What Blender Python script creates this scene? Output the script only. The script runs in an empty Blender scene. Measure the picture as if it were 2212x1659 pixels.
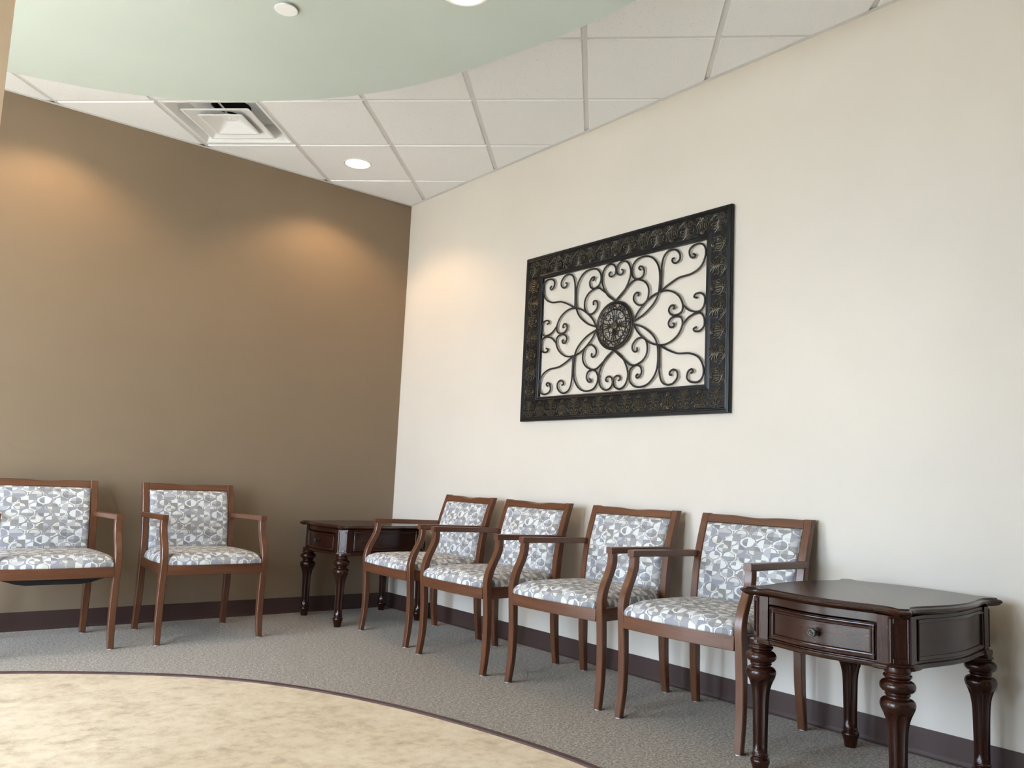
import bpy, bmesh, math, random
from math import sin, cos, pi, sqrt, atan2, hypot
from mathutils import Vector, Matrix
random.seed(7)
SC = bpy.context.scene
COL = SC.collection

# ------------------------------------------------------------------ camera
cam_data = bpy.data.cameras.new('camera')
cam = bpy.data.objects.new('camera', cam_data)
COL.objects.link(cam)
R_ = Vector((0.77322642, -0.63249494, 0.04550895))
U_ = Vector((-0.10941632, -0.06238319, 0.99203649))
F_ = Vector((0.62461907, 0.77204825, 0.11744160))
M = Matrix.Identity(4)
for i in range(3):
    M[i][0], M[i][1], M[i][2] = R_[i], U_[i], -F_[i]
M.translation = Vector((-3.20961, -5.28118, 0.92800))
cam.matrix_world = M
cam_data.sensor_fit = 'HORIZONTAL'
cam_data.sensor_width = 36.0
cam_data.lens = 1790.68 / 2212 * 36.0
cam_data.clip_start = 0.05
SC.camera = cam

# ------------------------------------------------------------------ world (overcast daylight), view
world = bpy.data.worlds.new('world')
SC.world = world
world.use_nodes = True
bg = world.node_tree.nodes['Background']
bg.inputs['Color'].default_value = (0.70, 0.805, 1.0, 1)
bg.inputs['Strength'].default_value = 20.5
SC.view_settings.view_transform = 'Standard'
SC.view_settings.look = 'None'
SC.view_settings.gamma = 1.0
SC.view_settings.use_curve_mapping = False
SC.view_settings.exposure = 0.12
SC.cycles.use_denoising = True
SC.cycles.max_bounces = 6
SC.cycles.diffuse_bounces = 5
SC.cycles.glossy_bounces = 3
SC.cycles.caustics_reflective = False
SC.cycles.caustics_refractive = False
SC.cycles.use_adaptive_sampling = True
SC.cycles.adaptive_threshold = 0.12
SC.cycles.adaptive_min_samples = 16
SC.cycles.sample_clamp_indirect = 30.0

sun = bpy.data.lights.new('sun', 'SUN'); sun.energy = 58.0; sun.angle = 0.02; sun.color = (0.73, 0.83, 1.0)
sun_o = bpy.data.objects.new('sun', sun); COL.objects.link(sun_o)
sun_o.rotation_euler = Vector((0.52, 0.10, -0.85)).to_track_quat('-Z', 'Y').to_euler()
HC = 2.986          # ceiling height
XL, YF = -5.2, -7.6  # far left wall, wall behind the camera
WIN = [(-4.3, -2.45), (-2.25, -0.4)]   # window spans on the left wall (y0, y1)
WZ0, WZ1 = 0.25, 2.30
for (a, b) in WIN:   # daylight portals in the window openings
    l = bpy.data.lights.new('window_portal', 'AREA')
    l.shape = 'RECTANGLE'; l.size = WZ1 - WZ0; l.size_y = b - a
    l.cycles.is_portal = True
    o = bpy.data.objects.new('window_portal', l); COL.objects.link(o)
    o.location = (XL - 0.1, (a + b) / 2, (WZ0 + WZ1) / 2)
    o.rotation_euler = (0, -pi / 2, 0)

# ------------------------------------------------------------------ helpers
def tag(o, label=None, cat=None, group=None, kind=None):
    if label: o['label'] = label
    if cat: o['category'] = cat
    if group: o['group'] = group
    if kind: o['kind'] = kind
    return o

def link(o, parent=None):
    COL.objects.link(o)
    if parent: o.parent = parent
    return o

def empty(name, loc=(0, 0, 0), rz=0):
    o = bpy.data.objects.new(name, None)
    o.empty_display_size = 0.1
    o.location = loc; o.rotation_euler = (0, 0, rz)
    return link(o)

def make_mesh(name, verts, faces, mat, uvs=None, smooth=True, angle=40):
    me = bpy.data.meshes.new(name)
    me.from_pydata([tuple(v) for v in verts], [], faces)
    if uvs:
        lay = me.uv_layers.new(name='UVMap')
        for lp in me.loops:
            lay.data[lp.index].uv = uvs[lp.vertex_index]
    if mat: me.materials.append(mat)
    me.validate()
    bm = bmesh.new(); bm.from_mesh(me)
    bmesh.ops.recalc_face_normals(bm, faces=bm.faces)
    bm.to_mesh(me); bm.free()
    if smooth:
        me.polygons.foreach_set('use_smooth', [True] * len(me.polygons))
        me.set_sharp_from_angle(angle=math.radians(angle))
    return me

def obj(name, me, parent=None, loc=None, rot=None):
    o = bpy.data.objects.new(name, me)
    if loc: o.location = loc
    if rot: o.rotation_euler = rot
    return link(o, parent)

class MB:
    """collects geometry for one mesh"""
    def __init__(s): s.v = []; s.f = []; s.uv = None
    def add(s, v, f):
        n = len(s.v); s.v += [tuple(p) for p in v]; s.f += [tuple(i + n for i in q) for q in f]
    def box(s, x0, x1, y0, y1, z0, z1, c=0.0):
        if c <= 0:
            s.add([(x0,y0,z0),(x1,y0,z0),(x1,y1,z0),(x0,y1,z0),(x0,y0,z1),(x1,y0,z1),(x1,y1,z1),(x0,y1,z1)],
                  [(0,3,2,1),(4,5,6,7),(0,1,5,4),(1,2,6,5),(2,3,7,6),(3,0,4,7)]); return
        bm = bmesh.new()
        bmesh.ops.create_cube(bm, size=1)
        for v in bm.verts:
            v.co = Vector(((x0+x1)/2+v.co.x*(x1-x0), (y0+y1)/2+v.co.y*(y1-y0), (z0+z1)/2+v.co.z*(z1-z0)))
        bmesh.ops.bevel(bm, geom=bm.edges[:], offset=c, segments=2, profile=0.5, affect='EDGES')
        bm.verts.index_update()
        s.add([v.co[:] for v in bm.verts], [[v.index for v in f.verts] for f in bm.faces]); bm.free()
    def loft(s, rings, caps=(True, True), closed=True):
        n = len(rings[0]); v = [p for r in rings for p in r]; f = []
        m = n if closed else n - 1
        for i in range(len(rings) - 1):
            for j in range(m):
                k = (j + 1) % n
                f.append((i*n+j, i*n+k, (i+1)*n+k, (i+1)*n+j))
        if caps[0]: f.append(tuple(range(n))[::-1])
        if caps[1]: f.append(tuple((len(rings)-1)*n + j for j in range(n)))
        s.add(v, f)
    def tube(s, pts, rad, n=6, flat=1.0, nrm=None, caps=True):
        P = [Vector(p) for p in pts]; rings = []
        prev = Vector(nrm) if nrm else Vector((0.12, 0.31, 0.94))
        for i, p in enumerate(P):
            t = (P[min(i+1, len(P)-1)] - P[max(i-1, 0)]).normalized()
            b = t.cross(prev)
            if b.length < 1e-5: b = t.orthogonal()
            b.normalize(); nn = b.cross(t).normalized()
            if not nrm: prev = nn
            r = rad(i / (len(P) - 1)) if callable(rad) else rad
            rings.append([p + b*(r*cos(2*pi*k/n)) + nn*(r*flat*sin(2*pi*k/n)) for k in range(n)])
        s.loft(rings, (caps, caps))
    def lathe(s, prof, n=32, cx=0, cy=0, mod=None, caps=(True, True)):
        rings = []
        for (r, z) in prof:
            rings.append([(cx + (r*(mod(z, 2*pi*k/n) if mod else 1))*cos(2*pi*k/n),
                           cy + (r*(mod(z, 2*pi*k/n) if mod else 1))*sin(2*pi*k/n), z) for k in range(n)])
        s.loft(rings, caps)
    def mesh(s, name, mat, smooth=True, angle=40): return make_mesh(name, s.v, s.f, mat, s.uv, smooth, angle)
    def build(s, name, mat, parent=None, smooth=True, angle=40, **k):
        return obj(name, s.mesh(name, mat, smooth, angle), parent, **k)

def cat(pts, n=8):
    """Catmull-Rom through the points (any dimension)"""
    P = [tuple(p) for p in pts]; out = []
    E = [tuple(2*a-b for a, b in zip(P[0], P[1]))] + P + [tuple(2*a-b for a, b in zip(P[-1], P[-2]))]
    for i in range(1, len(E) - 2):
        for k in range(n):
            t = k / n; q = []
            for a, b, c, d in zip(E[i-1], E[i], E[i+1], E[i+2]):
                q.append(0.5*((2*b)+(-a+c)*t+(2*a-5*b+4*c-d)*t*t+(-a+3*b-3*c+d)*t**3))
            out.append(tuple(q))
    out.append(P[-1]); return out

def lerp_table(tab, z):
    if z <= tab[0][0]: return tab[0][1]
    for (a, u), (b, v) in zip(tab, tab[1:]):
        if z <= b:
            t = (z-a)/(b-a); return u + (v-u)*t
    return tab[-1][1]

def rect_ring(a0, a1, b0, b1, c, fn):
    """chamfered rectangle, 8 points, mapped by fn(a, b)"""
    P = [(a0+c,b0),(a1-c,b0),(a1,b0+c),(a1,b1-c),(a1-c,b1),(a0+c,b1),(a0,b1-c),(a0,b0+c)]
    return [fn(a, b) for a, b in P]

# ------------------------------------------------------------------ materials
def new_mat(name):
    m = bpy.data.materials.new(name); m.use_nodes = True
    nt = m.node_tree; return m, nt, nt.nodes['Principled BSDF']
def N(nt, kind, **props):
    n = nt.nodes.new(kind)
    for k, v in props.items():
        if k in n.bl_rna.properties.keys(): setattr(n, k, v)
        else: n.inputs[k].default_value = v
    return n
def math_(nt, op, a, b=None, c=None):
    n = nt.nodes.new('ShaderNodeMath'); n.operation = op
    for i, x in enumerate((a, b, c)):
        if x is None: continue
        if isinstance(x, (int, float)): n.inputs[i].default_value = x
        else: nt.links.new(x, n.inputs[i])
    return n.outputs[0]
def ramp(nt, fac, stops, interp='LINEAR'):
    r = nt.nodes.new('ShaderNodeValToRGB'); r.color_ramp.interpolation = interp
    e = r.color_ramp.elements
    while len(e) < len(stops): e.new(0.5)
    for el, (p, c) in zip(e, stops):
        el.position = p; el.color = (*c, 1) if len(c) == 3 else c
    nt.links.new(fac, r.inputs['Fac']); return r.outputs['Color']
def lin(r, g, b):
    f = lambda c: (c/255/12.92) if c/255 <= 0.04045 else ((c/255+0.055)/1.055)**2.4
    return (f(r), f(g), f(b))
def bump(nt, bsdf, height, strength=0.2, dist=0.002):
    b = nt.nodes.new('ShaderNodeBump'); b.inputs['Strength'].default_value = strength
    b.inputs['Distance'].default_value = dist
    nt.links.new(height, b.inputs['Height']); nt.links.new(b.outputs[0], bsdf.inputs['Normal'])
def objco(nt, scale=(1, 1, 1), src='Object'):
    tc = nt.nodes.new('ShaderNodeTexCoord'); mp = nt.nodes.new('ShaderNodeMapping')
    mp.inputs['Scale'].default_value = scale
    nt.links.new(tc.outputs[src], mp.inputs['Vector']); return mp.outputs[0]
def noise(nt, vec, scale, detail=3, rough=0.5, out='Fac'):
    n = N(nt, 'ShaderNodeTexNoise'); n.inputs['Scale'].default_value = scale
    n.inputs['Detail'].default_value = detail; n.inputs['Roughness'].default_value = rough
    nt.links.new(vec, n.inputs['Vector']); return n.outputs[out]
def plain(name, col, rough=0.5, metal=0.0, coat=0.0, spec=0.5):
    m, nt, b = new_mat(name)
    b.inputs['Base Color'].default_value = (*col, 1); b.inputs['Roughness'].default_value = rough
    b.inputs['Metallic'].default_value = metal; b.inputs['Coat Weight'].default_value = coat
    b.inputs['Specular IOR Level'].default_value = spec
    return m
def mixcol(nt, fac, a, b):
    n = nt.nodes.new('ShaderNodeMix'); n.data_type = 'RGBA'
    for i, x in ((0, fac), (6, a), (7, b)):
        if isinstance(x, (int, float)): n.inputs[i].default_value = x
        elif isinstance(x, tuple): n.inputs[i].default_value = (*x, 1)
        else: nt.links.new(x, n.inputs[i])
    return n.outputs[2]

def paint(name, col, rough=0.6):
    m, nt, b = new_mat(name)
    v = objco(nt)
    n1 = noise(nt, v, 1.3, 3); n2 = noise(nt, v, 220, 2)
    c = ramp(nt, n1, [(0.3, tuple(x*0.965 for x in col)), (0.7, tuple(min(1, x*1.03) for x in col))])
    nt.links.new(c, b.inputs['Base Color']); b.inputs['Roughness'].default_value = rough
    b.inputs['Specular IOR Level'].default_value = 0.3
    bump(nt, b, n2, 0.12, 0.001); return m

MAT = {}
MAT['beige'] = paint('beige_paint', (0.71, 0.648, 0.575))
MAT['brown'] = paint('brown_paint', (0.242, 0.178, 0.118))
MAT['tan'] = paint('tan_paint', (0.68, 0.50, 0.345))
MAT['sage'] = paint('sage_paint', (0.555, 0.615, 0.575))
MAT['white_paint'] = plain('white_metal_paint', (0.84, 0.85, 0.86), 0.45)
MAT['tee'] = plain('grid_tee_paint', (0.68, 0.68, 0.68), 0.45)
MAT['base'] = plain('rubber_base', (0.062, 0.035, 0.030), 0.5, spec=0.3)
MAT['black_cloth'] = plain('black_dust_cover', (0.012, 0.012, 0.013), 0.9)
MAT['dark'] = plain('duct_interior', (0.02, 0.018, 0.017), 0.7)
MAT['alu'] = plain('window_frame', (0.25, 0.22, 0.2), 0.4, 0.6)
MAT['glide'] = plain('nail_glide', (0.75, 0.77, 0.8), 0.35)
MAT['iron'] = plain('wrought_iron', (0.012, 0.011, 0.0115), 0.42, 0.0, 0.0, 0.5)

def tile_mat():
    m, nt, b = new_mat('mineral_tile')
    v = objco(nt)
    n = noise(nt, v, 95, 2, 0.6); n2 = noise(nt, v, 40, 2)
    pit = math_(nt, 'LESS_THAN', n, 0.335)
    col = mixcol(nt, math_(nt, 'MULTIPLY', pit, 0.3), (0.86, 0.87, 0.89), (0.45, 0.44, 0.43))
    nt.links.new(col, b.inputs['Base Color']); b.inputs['Roughness'].default_value = 0.9
    b.inputs['Specular IOR Level'].default_value = 0.1
    bump(nt, b, math_(nt, 'ADD', n, math_(nt, 'MULTIPLY', n2, 0.4)), 0.25, 0.002); return m
MAT['tile'] = tile_mat()

def carpet_mat():
    m, nt, b = new_mat('loop_carpet')
    v = objco(nt)
    n1 = noise(nt, v, 120, 3, 0.75); n2 = noise(nt, v, 60, 2); n3 = noise(nt, v, 2.0, 2)
    f = math_(nt, 'ADD', math_(nt, 'MULTIPLY', n1, 0.72), math_(nt, 'MULTIPLY', n2, 0.28))
    c = ramp(nt, f, [(0.36, (0.088, 0.072, 0.056)), (0.47, (0.265, 0.219, 0.168)), (0.55, (0.365, 0.302, 0.235)), (0.66, (0.66, 0.565, 0.455))])
    c2 = mixcol(nt, math_(nt, 'MULTIPLY', n3, 0.25), c, (0.19, 0.165, 0.14))
    nt.links.new(c2, b.inputs['Base Color']); b.inputs['Roughness'].default_value = 1.0
    b.inputs['Specular IOR Level'].default_value = 0.05
    b.inputs['Sheen Weight'].default_value = 0.25
    bump(nt, b, n1, 0.8, 0.006); return m
MAT['carpet'] = carpet_mat()

def vinyl_mat():
    m, nt, b = new_mat('stone_look_vinyl')
    v = objco(nt, (1, 1, 1))
    n1 = noise(nt, v, 6.5, 6, 0.68); n2 = noise(nt, v, 19, 5, 0.72); n3 = noise(nt, v, 1.6, 3)
    vo = N(nt, 'ShaderNodeTexVoronoi'); vo.inputs['Scale'].default_value = 5.0; vo.distance = 'CHEBYCHEV'
    nt.links.new(v, vo.inputs['Vector'])
    sep = nt.nodes.new('ShaderNodeSeparateColor'); nt.links.new(vo.outputs['Color'], sep.inputs[0])
    f = math_(nt, 'ADD', math_(nt, 'MULTIPLY', n1, 0.52), math_(nt, 'MULTIPLY', n2, 0.48))
    f = math_(nt, 'ADD', f, math_(nt, 'MULTIPLY', math_(nt, 'SUBTRACT', sep.outputs[0], 0.5), 0.045))
    c = ramp(nt, f, [(0.33, (0.35, 0.265, 0.185)), (0.42, (0.59, 0.47, 0.33)), (0.50, (0.745, 0.615, 0.45)), (0.59, (0.83, 0.715, 0.55)), (0.68, (0.88, 0.80, 0.66))])
    c = mixcol(nt, math_(nt, 'MULTIPLY', n3, 0.4), c, (0.72, 0.62, 0.48))
    nt.links.new(c, b.inputs['Base Color']); b.inputs['Roughness'].default_value = 0.42
    b.inputs['Specular IOR Level'].default_value = 0.45
    bump(nt, b, n2, 0.06, 0.001); return m
MAT['vinyl'] = vinyl_mat()

def wood_mat(name, axis, dark, mid, light, rough, coat, scale=1.0):
    m, nt, b = new_mat(name)
    s = [42*scale, 42*scale, 42*scale]; s[axis] = 2.6*scale
    v = objco(nt, tuple(s))
    oi = nt.nodes.new('ShaderNodeObjectInfo')
    add = nt.nodes.new('ShaderNodeVectorMath'); add.operation = 'ADD'
    nt.links.new(v, add.inputs[0])
    sc = math_(nt, 'MULTIPLY', oi.outputs['Random'], 37.0)
    cb = nt.nodes.new('ShaderNodeCombineXYZ')
    for i in range(3): nt.links.new(sc, cb.inputs[i])
    nt.links.new(cb.outputs[0], add.inputs[1])
    n1 = noise(nt, add.outputs[0], 1.0, 4, 0.6); n2 = noise(nt, add.outputs[0], 5.0, 2, 0.6)
    f = math_(nt, 'ADD', math_(nt, 'MULTIPLY', n1, 0.7), math_(nt, 'MULTIPLY', n2, 0.3))
    c = ramp(nt, f, [(0.30, dark), (0.5, mid), (0.72, light)])
    nt.links.new(c, b.inputs['Base Color']); b.inputs['Roughness'].default_value = rough
    b.inputs['Coat Weight'].default_value = coat; b.inputs['Coat Roughness'].default_value = 0.18
    bump(nt, b, n2, 0.02, 0.0003); return m
CH = ((0.085, 0.031, 0.0145), (0.122, 0.0455, 0.021), (0.168, 0.067, 0.032))
for i, a in enumerate('xyz'):
    MAT['cherry_'+a] = wood_mat('cherry_wood_'+a, i, *CH, 0.30, 0.15)
DK = ((0.017, 0.0044, 0.0024), (0.027, 0.0070, 0.0036), (0.042, 0.0115, 0.0056))
for i, a in enumerate('xyz'):
    MAT['mahog_'+a] = wood_mat('dark_mahogany_'+a, i, *DK, 0.24, 0.0, 0.8)

def fabric_mat():
    m, nt, b = new_mat('geometric_upholstery')
    tc = nt.nodes.new('ShaderNodeTexCoord')
    sp = nt.nodes.new('ShaderNodeSeparateXYZ'); nt.links.new(tc.outputs['UV'], sp.inputs[0])
    px = math_(nt, 'DIVIDE', sp.outputs[0], 0.0385); py = math_(nt, 'DIVIDE', sp.outputs[1], 0.0350)
    ix = math_(nt, 'FLOOR', px); iy = math_(nt, 'FLOOR', py)
    fx = math_(nt, 'SUBTRACT', px, ix); fy = math_(nt, 'SUBTRACT', py, iy)
    par = math_(nt, 'FLOORED_MODULO', math_(nt, 'ADD', ix, iy), 2.0)
    # mirror x in odd cells so the circle centres are always at (0,0) and (1,1)
    gx = math_(nt, 'ABSOLUTE', math_(nt, 'SUBTRACT', fx, par))
    def dist(cx):
        a = math_(nt, 'DIVIDE', math_(nt, 'SUBTRACT', gx, cx), 0.68); c = math_(nt, 'DIVIDE', math_(nt, 'SUBTRACT', fy, cx), 0.50)
        return math_(nt, 'SQRT', math_(nt, 'ADD', math_(nt, 'MULTIPLY', a, a), math_(nt, 'MULTIPLY', c, c)))
    dA, dB = dist(0.0), dist(1.0)
    d = math_(nt, 'MINIMUM', dA, dB); side = math_(nt, 'LESS_THAN', dA, dB)
    inner = math_(nt, 'LESS_THAN', d, 0.99); ring = math_(nt, 'LESS_THAN', d, 1.17); ring2 = math_(nt, 'LESS_THAN', d, 1.37)
    ixm = math_(nt, 'FLOORED_MODULO', ix, 14.0); iym = math_(nt, 'FLOORED_MODULO', iy, 6.0)
    def rnd(k, use_side=True):
        cb = nt.nodes.new('ShaderNodeCombineXYZ')
        nt.links.new(math_(nt, 'ADD', ixm, 3.37*k), cb.inputs[0]); nt.links.new(math_(nt, 'ADD', iym, 1.71*k), cb.inputs[1])
        if use_side: nt.links.new(math_(nt, 'ADD', side, k*0.5), cb.inputs[2])
        w = nt.nodes.new('ShaderNodeTexWhiteNoise'); w.noise_dimensions = '3D'
        nt.links.new(cb.outputs[0], w.inputs['Vector']); return w.outputs['Value']
    white, cream = (0.70, 0.71, 0.70), (0.62, 0.61, 0.56)
    lg, mg, pg, dg, tp = (0.46, 0.46, 0.475), (0.33, 0.325, 0.33), (0.31, 0.305, 0.345), (0.235, 0.23, 0.245), (0.275, 0.255, 0.24)
    ci = ramp(nt, rnd(1), [(0, white), (0.30, mg), (0.48, pg), (0.66, lg), (0.82, tp), (0.92, cream)], 'CONSTANT')
    cr = ramp(nt, rnd(2), [(0, dg), (0.18, pg), (0.36, mg), (0.54, tp), (0.62, lg), (0.74, white)], 'CONSTANT')
    co = ramp(nt, rnd(3, False), [(0, white), (0.12, pg), (0.38, mg), (0.58, lg), (0.82, tp)], 'CONSTANT')
    c2 = ramp(nt, rnd(4), [(0, white), (0.42, mg), (0.58, pg), (0.72, lg), (0.88, cream)], 'CONSTANT')
    gt = lambda k, t, u=True: math_(nt, 'GREATER_THAN', rnd(k, u), t)
    c2 = mixcol(nt, gt(6, 0.62, False), c2, co); cr = mixcol(nt, gt(7, 0.68), cr, c2); ci = mixcol(nt, gt(5, 0.68), ci, cr)
    c = mixcol(nt, ring2, co, c2); c = mixcol(nt, ring, c, cr); c = mixcol(nt, inner, c, ci)
    nt.links.new(c, b.inputs['Base Color']); b.inputs['Roughness'].default_value = 0.75
    b.inputs['Specular IOR Level'].default_value = 0.3
    mp = nt.nodes.new('ShaderNodeMapping'); mp.inputs['Scale'].default_value = (700, 700, 700)
    nt.links.new(tc.outputs['UV'], mp.inputs['Vector'])
    bump(nt, b, noise(nt, mp.outputs[0], 1.0, 1), 0.15, 0.0008); return m
MAT['fabric'] = fabric_mat()

def bronze_mat(name, base, hi, amt):
    m, nt, b = new_mat(name)
    v = objco(nt)
    n = noise(nt, v, 130, 3, 0.6)
    geo = nt.nodes.new('ShaderNodeNewGeometry')
    f = math_(nt, 'ADD', math_(nt, 'MULTIPLY', geo.outputs['Pointiness'], amt), math_(nt, 'MULTIPLY', n, 0.6))
    c = ramp(nt, f, [(0.46, base), (0.74, hi)])
    nt.links.new(c, b.inputs['Base Color']); b.inputs['Roughness'].default_value = 0.38
    b.inputs['Metallic'].default_value = 0.45; return m
MAT['relief'] = bronze_mat('rubbed_bronze_relief', (0.010, 0.009, 0.008), (0.16, 0.13, 0.085), 0.5)
MAT['bronze'] = bronze_mat('dark_bronze', (0.022, 0.018, 0.014), (0.085, 0.068, 0.048), 0.3)
MAT['frame'] = plain('black_frame_lacquer', (0.008, 0.008, 0.009), 0.34, spec=0.35)
MAT['knob'] = plain('pewter_knob', (0.07, 0.066, 0.06), 0.4, 0.7)

def emis(name, col, s):
    m, nt, b = new_mat(name)
    b.inputs['Emission Color'].default_value = (*col, 1); b.inputs['Emission Strength'].default_value = s
    b.inputs['Base Color'].default_value = (0.8, 0.8, 0.8, 1); return m
MAT['lamp'] = emis('lamp_lens', (1.0, 0.80, 0.56), 14.0)
def pane_mat():
    m, nt, b = new_mat('window_glass')
    out = nt.nodes['Material Output']
    tr = nt.nodes.new('ShaderNodeBsdfTransparent'); tr.inputs[0].default_value = (0.93, 0.96, 0.95, 1)
    gl = nt.nodes.new('ShaderNodeBsdfGlossy'); gl.inputs['Roughness'].default_value = 0.02
    mx = nt.nodes.new('ShaderNodeMixShader'); mx.inputs[0].default_value = 0.05
    nt.links.new(tr.outputs[0], mx.inputs[1]); nt.links.new(gl.outputs[0], mx.inputs[2])
    nt.links.new(mx.outputs[0], out.inputs['Surface']); return m
MAT['pane'] = pane_mat()

# ------------------------------------------------------------------ setting: walls, floor, ceiling
def struct(o): o['kind'] = 'structure'; return o
T = 0.15
b = MB(); b.box(0, T, YF, 0, 0, 3.3); struct(b.build('wall_right', MAT['beige'], smooth=False))
b = MB(); b.box(XL, T, 0, T, 0, 3.3); struct(b.build('wall_back', MAT['brown'], smooth=False))
b = MB(); b.box(XL, T, YF-T, YF, 0, 3.3); struct(b.build('wall_front', MAT['brown'], smooth=False))
b = MB()
ys = [YF] + [v for w in WIN for v in w] + [0]
for i in range(0, len(ys), 2): b.box(XL-T, XL, ys[i], ys[i+1], 0, 3.3)
for (a, c) in WIN:
    b.box(XL-T, XL, a, c, 0, WZ0); b.box(XL-T, XL, a, c, WZ1, 3.3)
struct(b.build('wall_left', MAT['beige'], smooth=False))
for i, (a, c) in enumerate(WIN):
    f = MB(); m = (a+c)/2; x0, x1 = XL-0.1, XL-0.05
    for q in ((a, a+0.05, WZ0, WZ1), (c-0.05, c, WZ0, WZ1), (m-0.025, m+0.025, WZ0+0.05, WZ1-0.05), (a+0.05, c-0.05, WZ0, WZ0+0.05), (a+0.05, c-0.05, WZ1-0.05, WZ1)):
        f.box(x0, x1, q[0], q[1], q[2], q[3])
    w = struct(f.build('window_%d' % (i+1), MAT['alu'], smooth=False))
    for (p, q) in ((a+0.05, m-0.025), (m+0.025, c-0.05)):
        g = MB(); g.box(XL-0.078, XL-0.072, p, q, WZ0+0.05, WZ1-0.05); g.build('window_pane', MAT['pane'], w, smooth=False)
b = MB(); b.box(-3.35, -2.984, -3.0, -2.7, 0, HC); struct(b.build('wall_partition', MAT['tan'], smooth=False))
g = MB(); g.box(-40, XL-T, -30, 25, -0.25, -0.05)
struct(g.build('floor_outside', plain('pavement', (0.42, 0.40, 0.37), 0.9), smooth=False))

CC = (-3.44, -3.10)
def curve_fn(tab, r0):
    tab = sorted(tab)
    def f(th):
        th = (th + pi) % (2*pi) - pi
        if th < tab[0][0]:
            t = min(1, (tab[0][0]-th)/0.6); return tab[0][1]*(1-t)+r0*t
        if th > tab[-1][0]:
            t = min(1, (th-tab[-1][0])/0.6); return tab[-1][1]*(1-t)+r0*t
        return lerp_table(tab, th)
    raw = [f(-pi + 2*pi*i/360) for i in range(360)]
    for _ in range(3):
        raw = [sum(raw[(i+k) % 360] for k in range(-4, 5))/9 for i in range(360)]
    return raw
FL = curve_fn([(1.166,2.286),(1.001,2.281),(0.826,2.303),(0.684,2.307),(0.528,2.28),(0.367,2.26),(0.208,2.255),(0.056,2.271),(-0.068,2.311)], 2.30)
SO = curve_fn([(1.273,2.297),(1.184,2.324),(1.035,2.351),(0.892,2.340),(0.721,2.336),(0.607,2.338),(0.502,2.338),(0.39,2.326),(0.288,2.315),(0.159,2.309),(0.058,2.322),(-0.079,2.373)], 2.34)
def loop(R, d=0, z=0): return [(max(XL, CC[0]+(R[i]+d)*cos(-pi+2*pi*i/360)), CC[1]+(R[i]+d)*sin(-pi+2*pi*i/360), z) for i in range(360)]
b = MB(); b.loft([loop(FL, 0.014, 0)]+[[(CC[0]+q*cos(-pi+2*pi*i/360), CC[1]+q*sin(-pi+2*pi*i/360), 0) for i in range(360)] for q in (2.5, 3.0, 3.8, 5.0, 7.0, 9.0)], (False, False))
struct(b.build('floor', MAT['carpet'], smooth=False))
b = MB(); b.loft([loop(FL, 0.0, -0.03), loop(FL, 0.002, -0.0015)]+[loop(FL, -q, -0.0015) for q in (0.15, 0.5, 1.0, 1.5, 2.0)], (True, True))
struct(b.build('floor_vinyl', MAT['vinyl'], smooth=False))
b = MB(); b.loft([loop(FL, -0.012, -0.0014), loop(FL, -0.008, 0.0035), loop(FL, 0.006, 0.0055), loop(FL, 0.014, 0.0045), loop(FL, 0.016, -0.0014)], (False, False))
struct(b.build('trim_1', plain('vinyl_reducer_strip', (0.085, 0.048, 0.05), 0.45)))

# cove base
prof = [(0.0, 0.1008), (0.003, 0.1000), (0.0034, 0.097), (0.0034, 0.022), (0.0045, 0.014), (0.0085, 0.006), (0.0125, 0.0035), (0.013, 0.0)]
b = MB(); b.loft([[(XL, -d, z) for d, z in prof], [(-0.0034, -d, z) for d, z in prof]], (False, False), closed=False)
struct(b.build('baseboard_back', MAT['base'], angle=25))
b = MB(); b.loft([[(-d, YF, z) for d, z in prof], [(-d, 0, z) for d, z in prof]], (False, False), closed=False)
struct(b.build('baseboard_right', MAT['base'], angle=25))

# soffit cloud
ZS = 2.72
b = MB(); b.loft([loop(SO, -q, ZS) for q in (2.0, 1.5, 1.0, 0.5, 0.15)]+[loop(SO, -0.004, ZS), loop(SO, 0, ZS+0.004), loop(SO, 0, HC)], (True, False))
struct(b.build('ceiling_soffit', MAT['sage'], angle=30))

# suspended ceiling: slab, tees, tiles
b = MB(); b.box(XL-T, T, YF-T, T, HC+0.25, HC+0.35)
ceil = struct(b.build('ceiling', MAT['white_paint'], smooth=False))
GT = 0.6096; GA = -0.78697; G0 = (-0.29631, -3.05983)
E1 = (cos(GA), sin(GA)); E2 = (-sin(GA), cos(GA))
def gp(c, r): return (G0[0]+GT*(-c*E1[0]+r*E2[0]), G0[1]+GT*(-c*E1[1]+r*E2[1]))
def clip(poly, x0, x1, y0, y1):
    for ax, val, sgn in ((0, x0, 1), (0, x1, -1), (1, y0, 1), (1, y1, -1)):
        out = []
        for i, p in enumerate(poly):
            q = poly[(i+1) % len(poly)]
            dp, dq = sgn*(p[ax]-val), sgn*(q[ax]-val)
            if dp >= 0: out.append(p)
            if dp*dq < 0:
                t = dp/(dp-dq); out.append((p[0]+(q[0]-p[0])*t, p[1]+(q[1]-p[1])*t))
        poly = out
        if len(poly) < 3: return []
    return poly
def area(p): return abs(sum(p[i][0]*p[(i+1) % len(p)][1]-p[(i+1) % len(p)][0]*p[i][1] for i in range(len(p))))/2
def in_soffit(x, y, d=0):
    return hypot(x-CC[0], y-CC[1]) < 2.25-d
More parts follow.
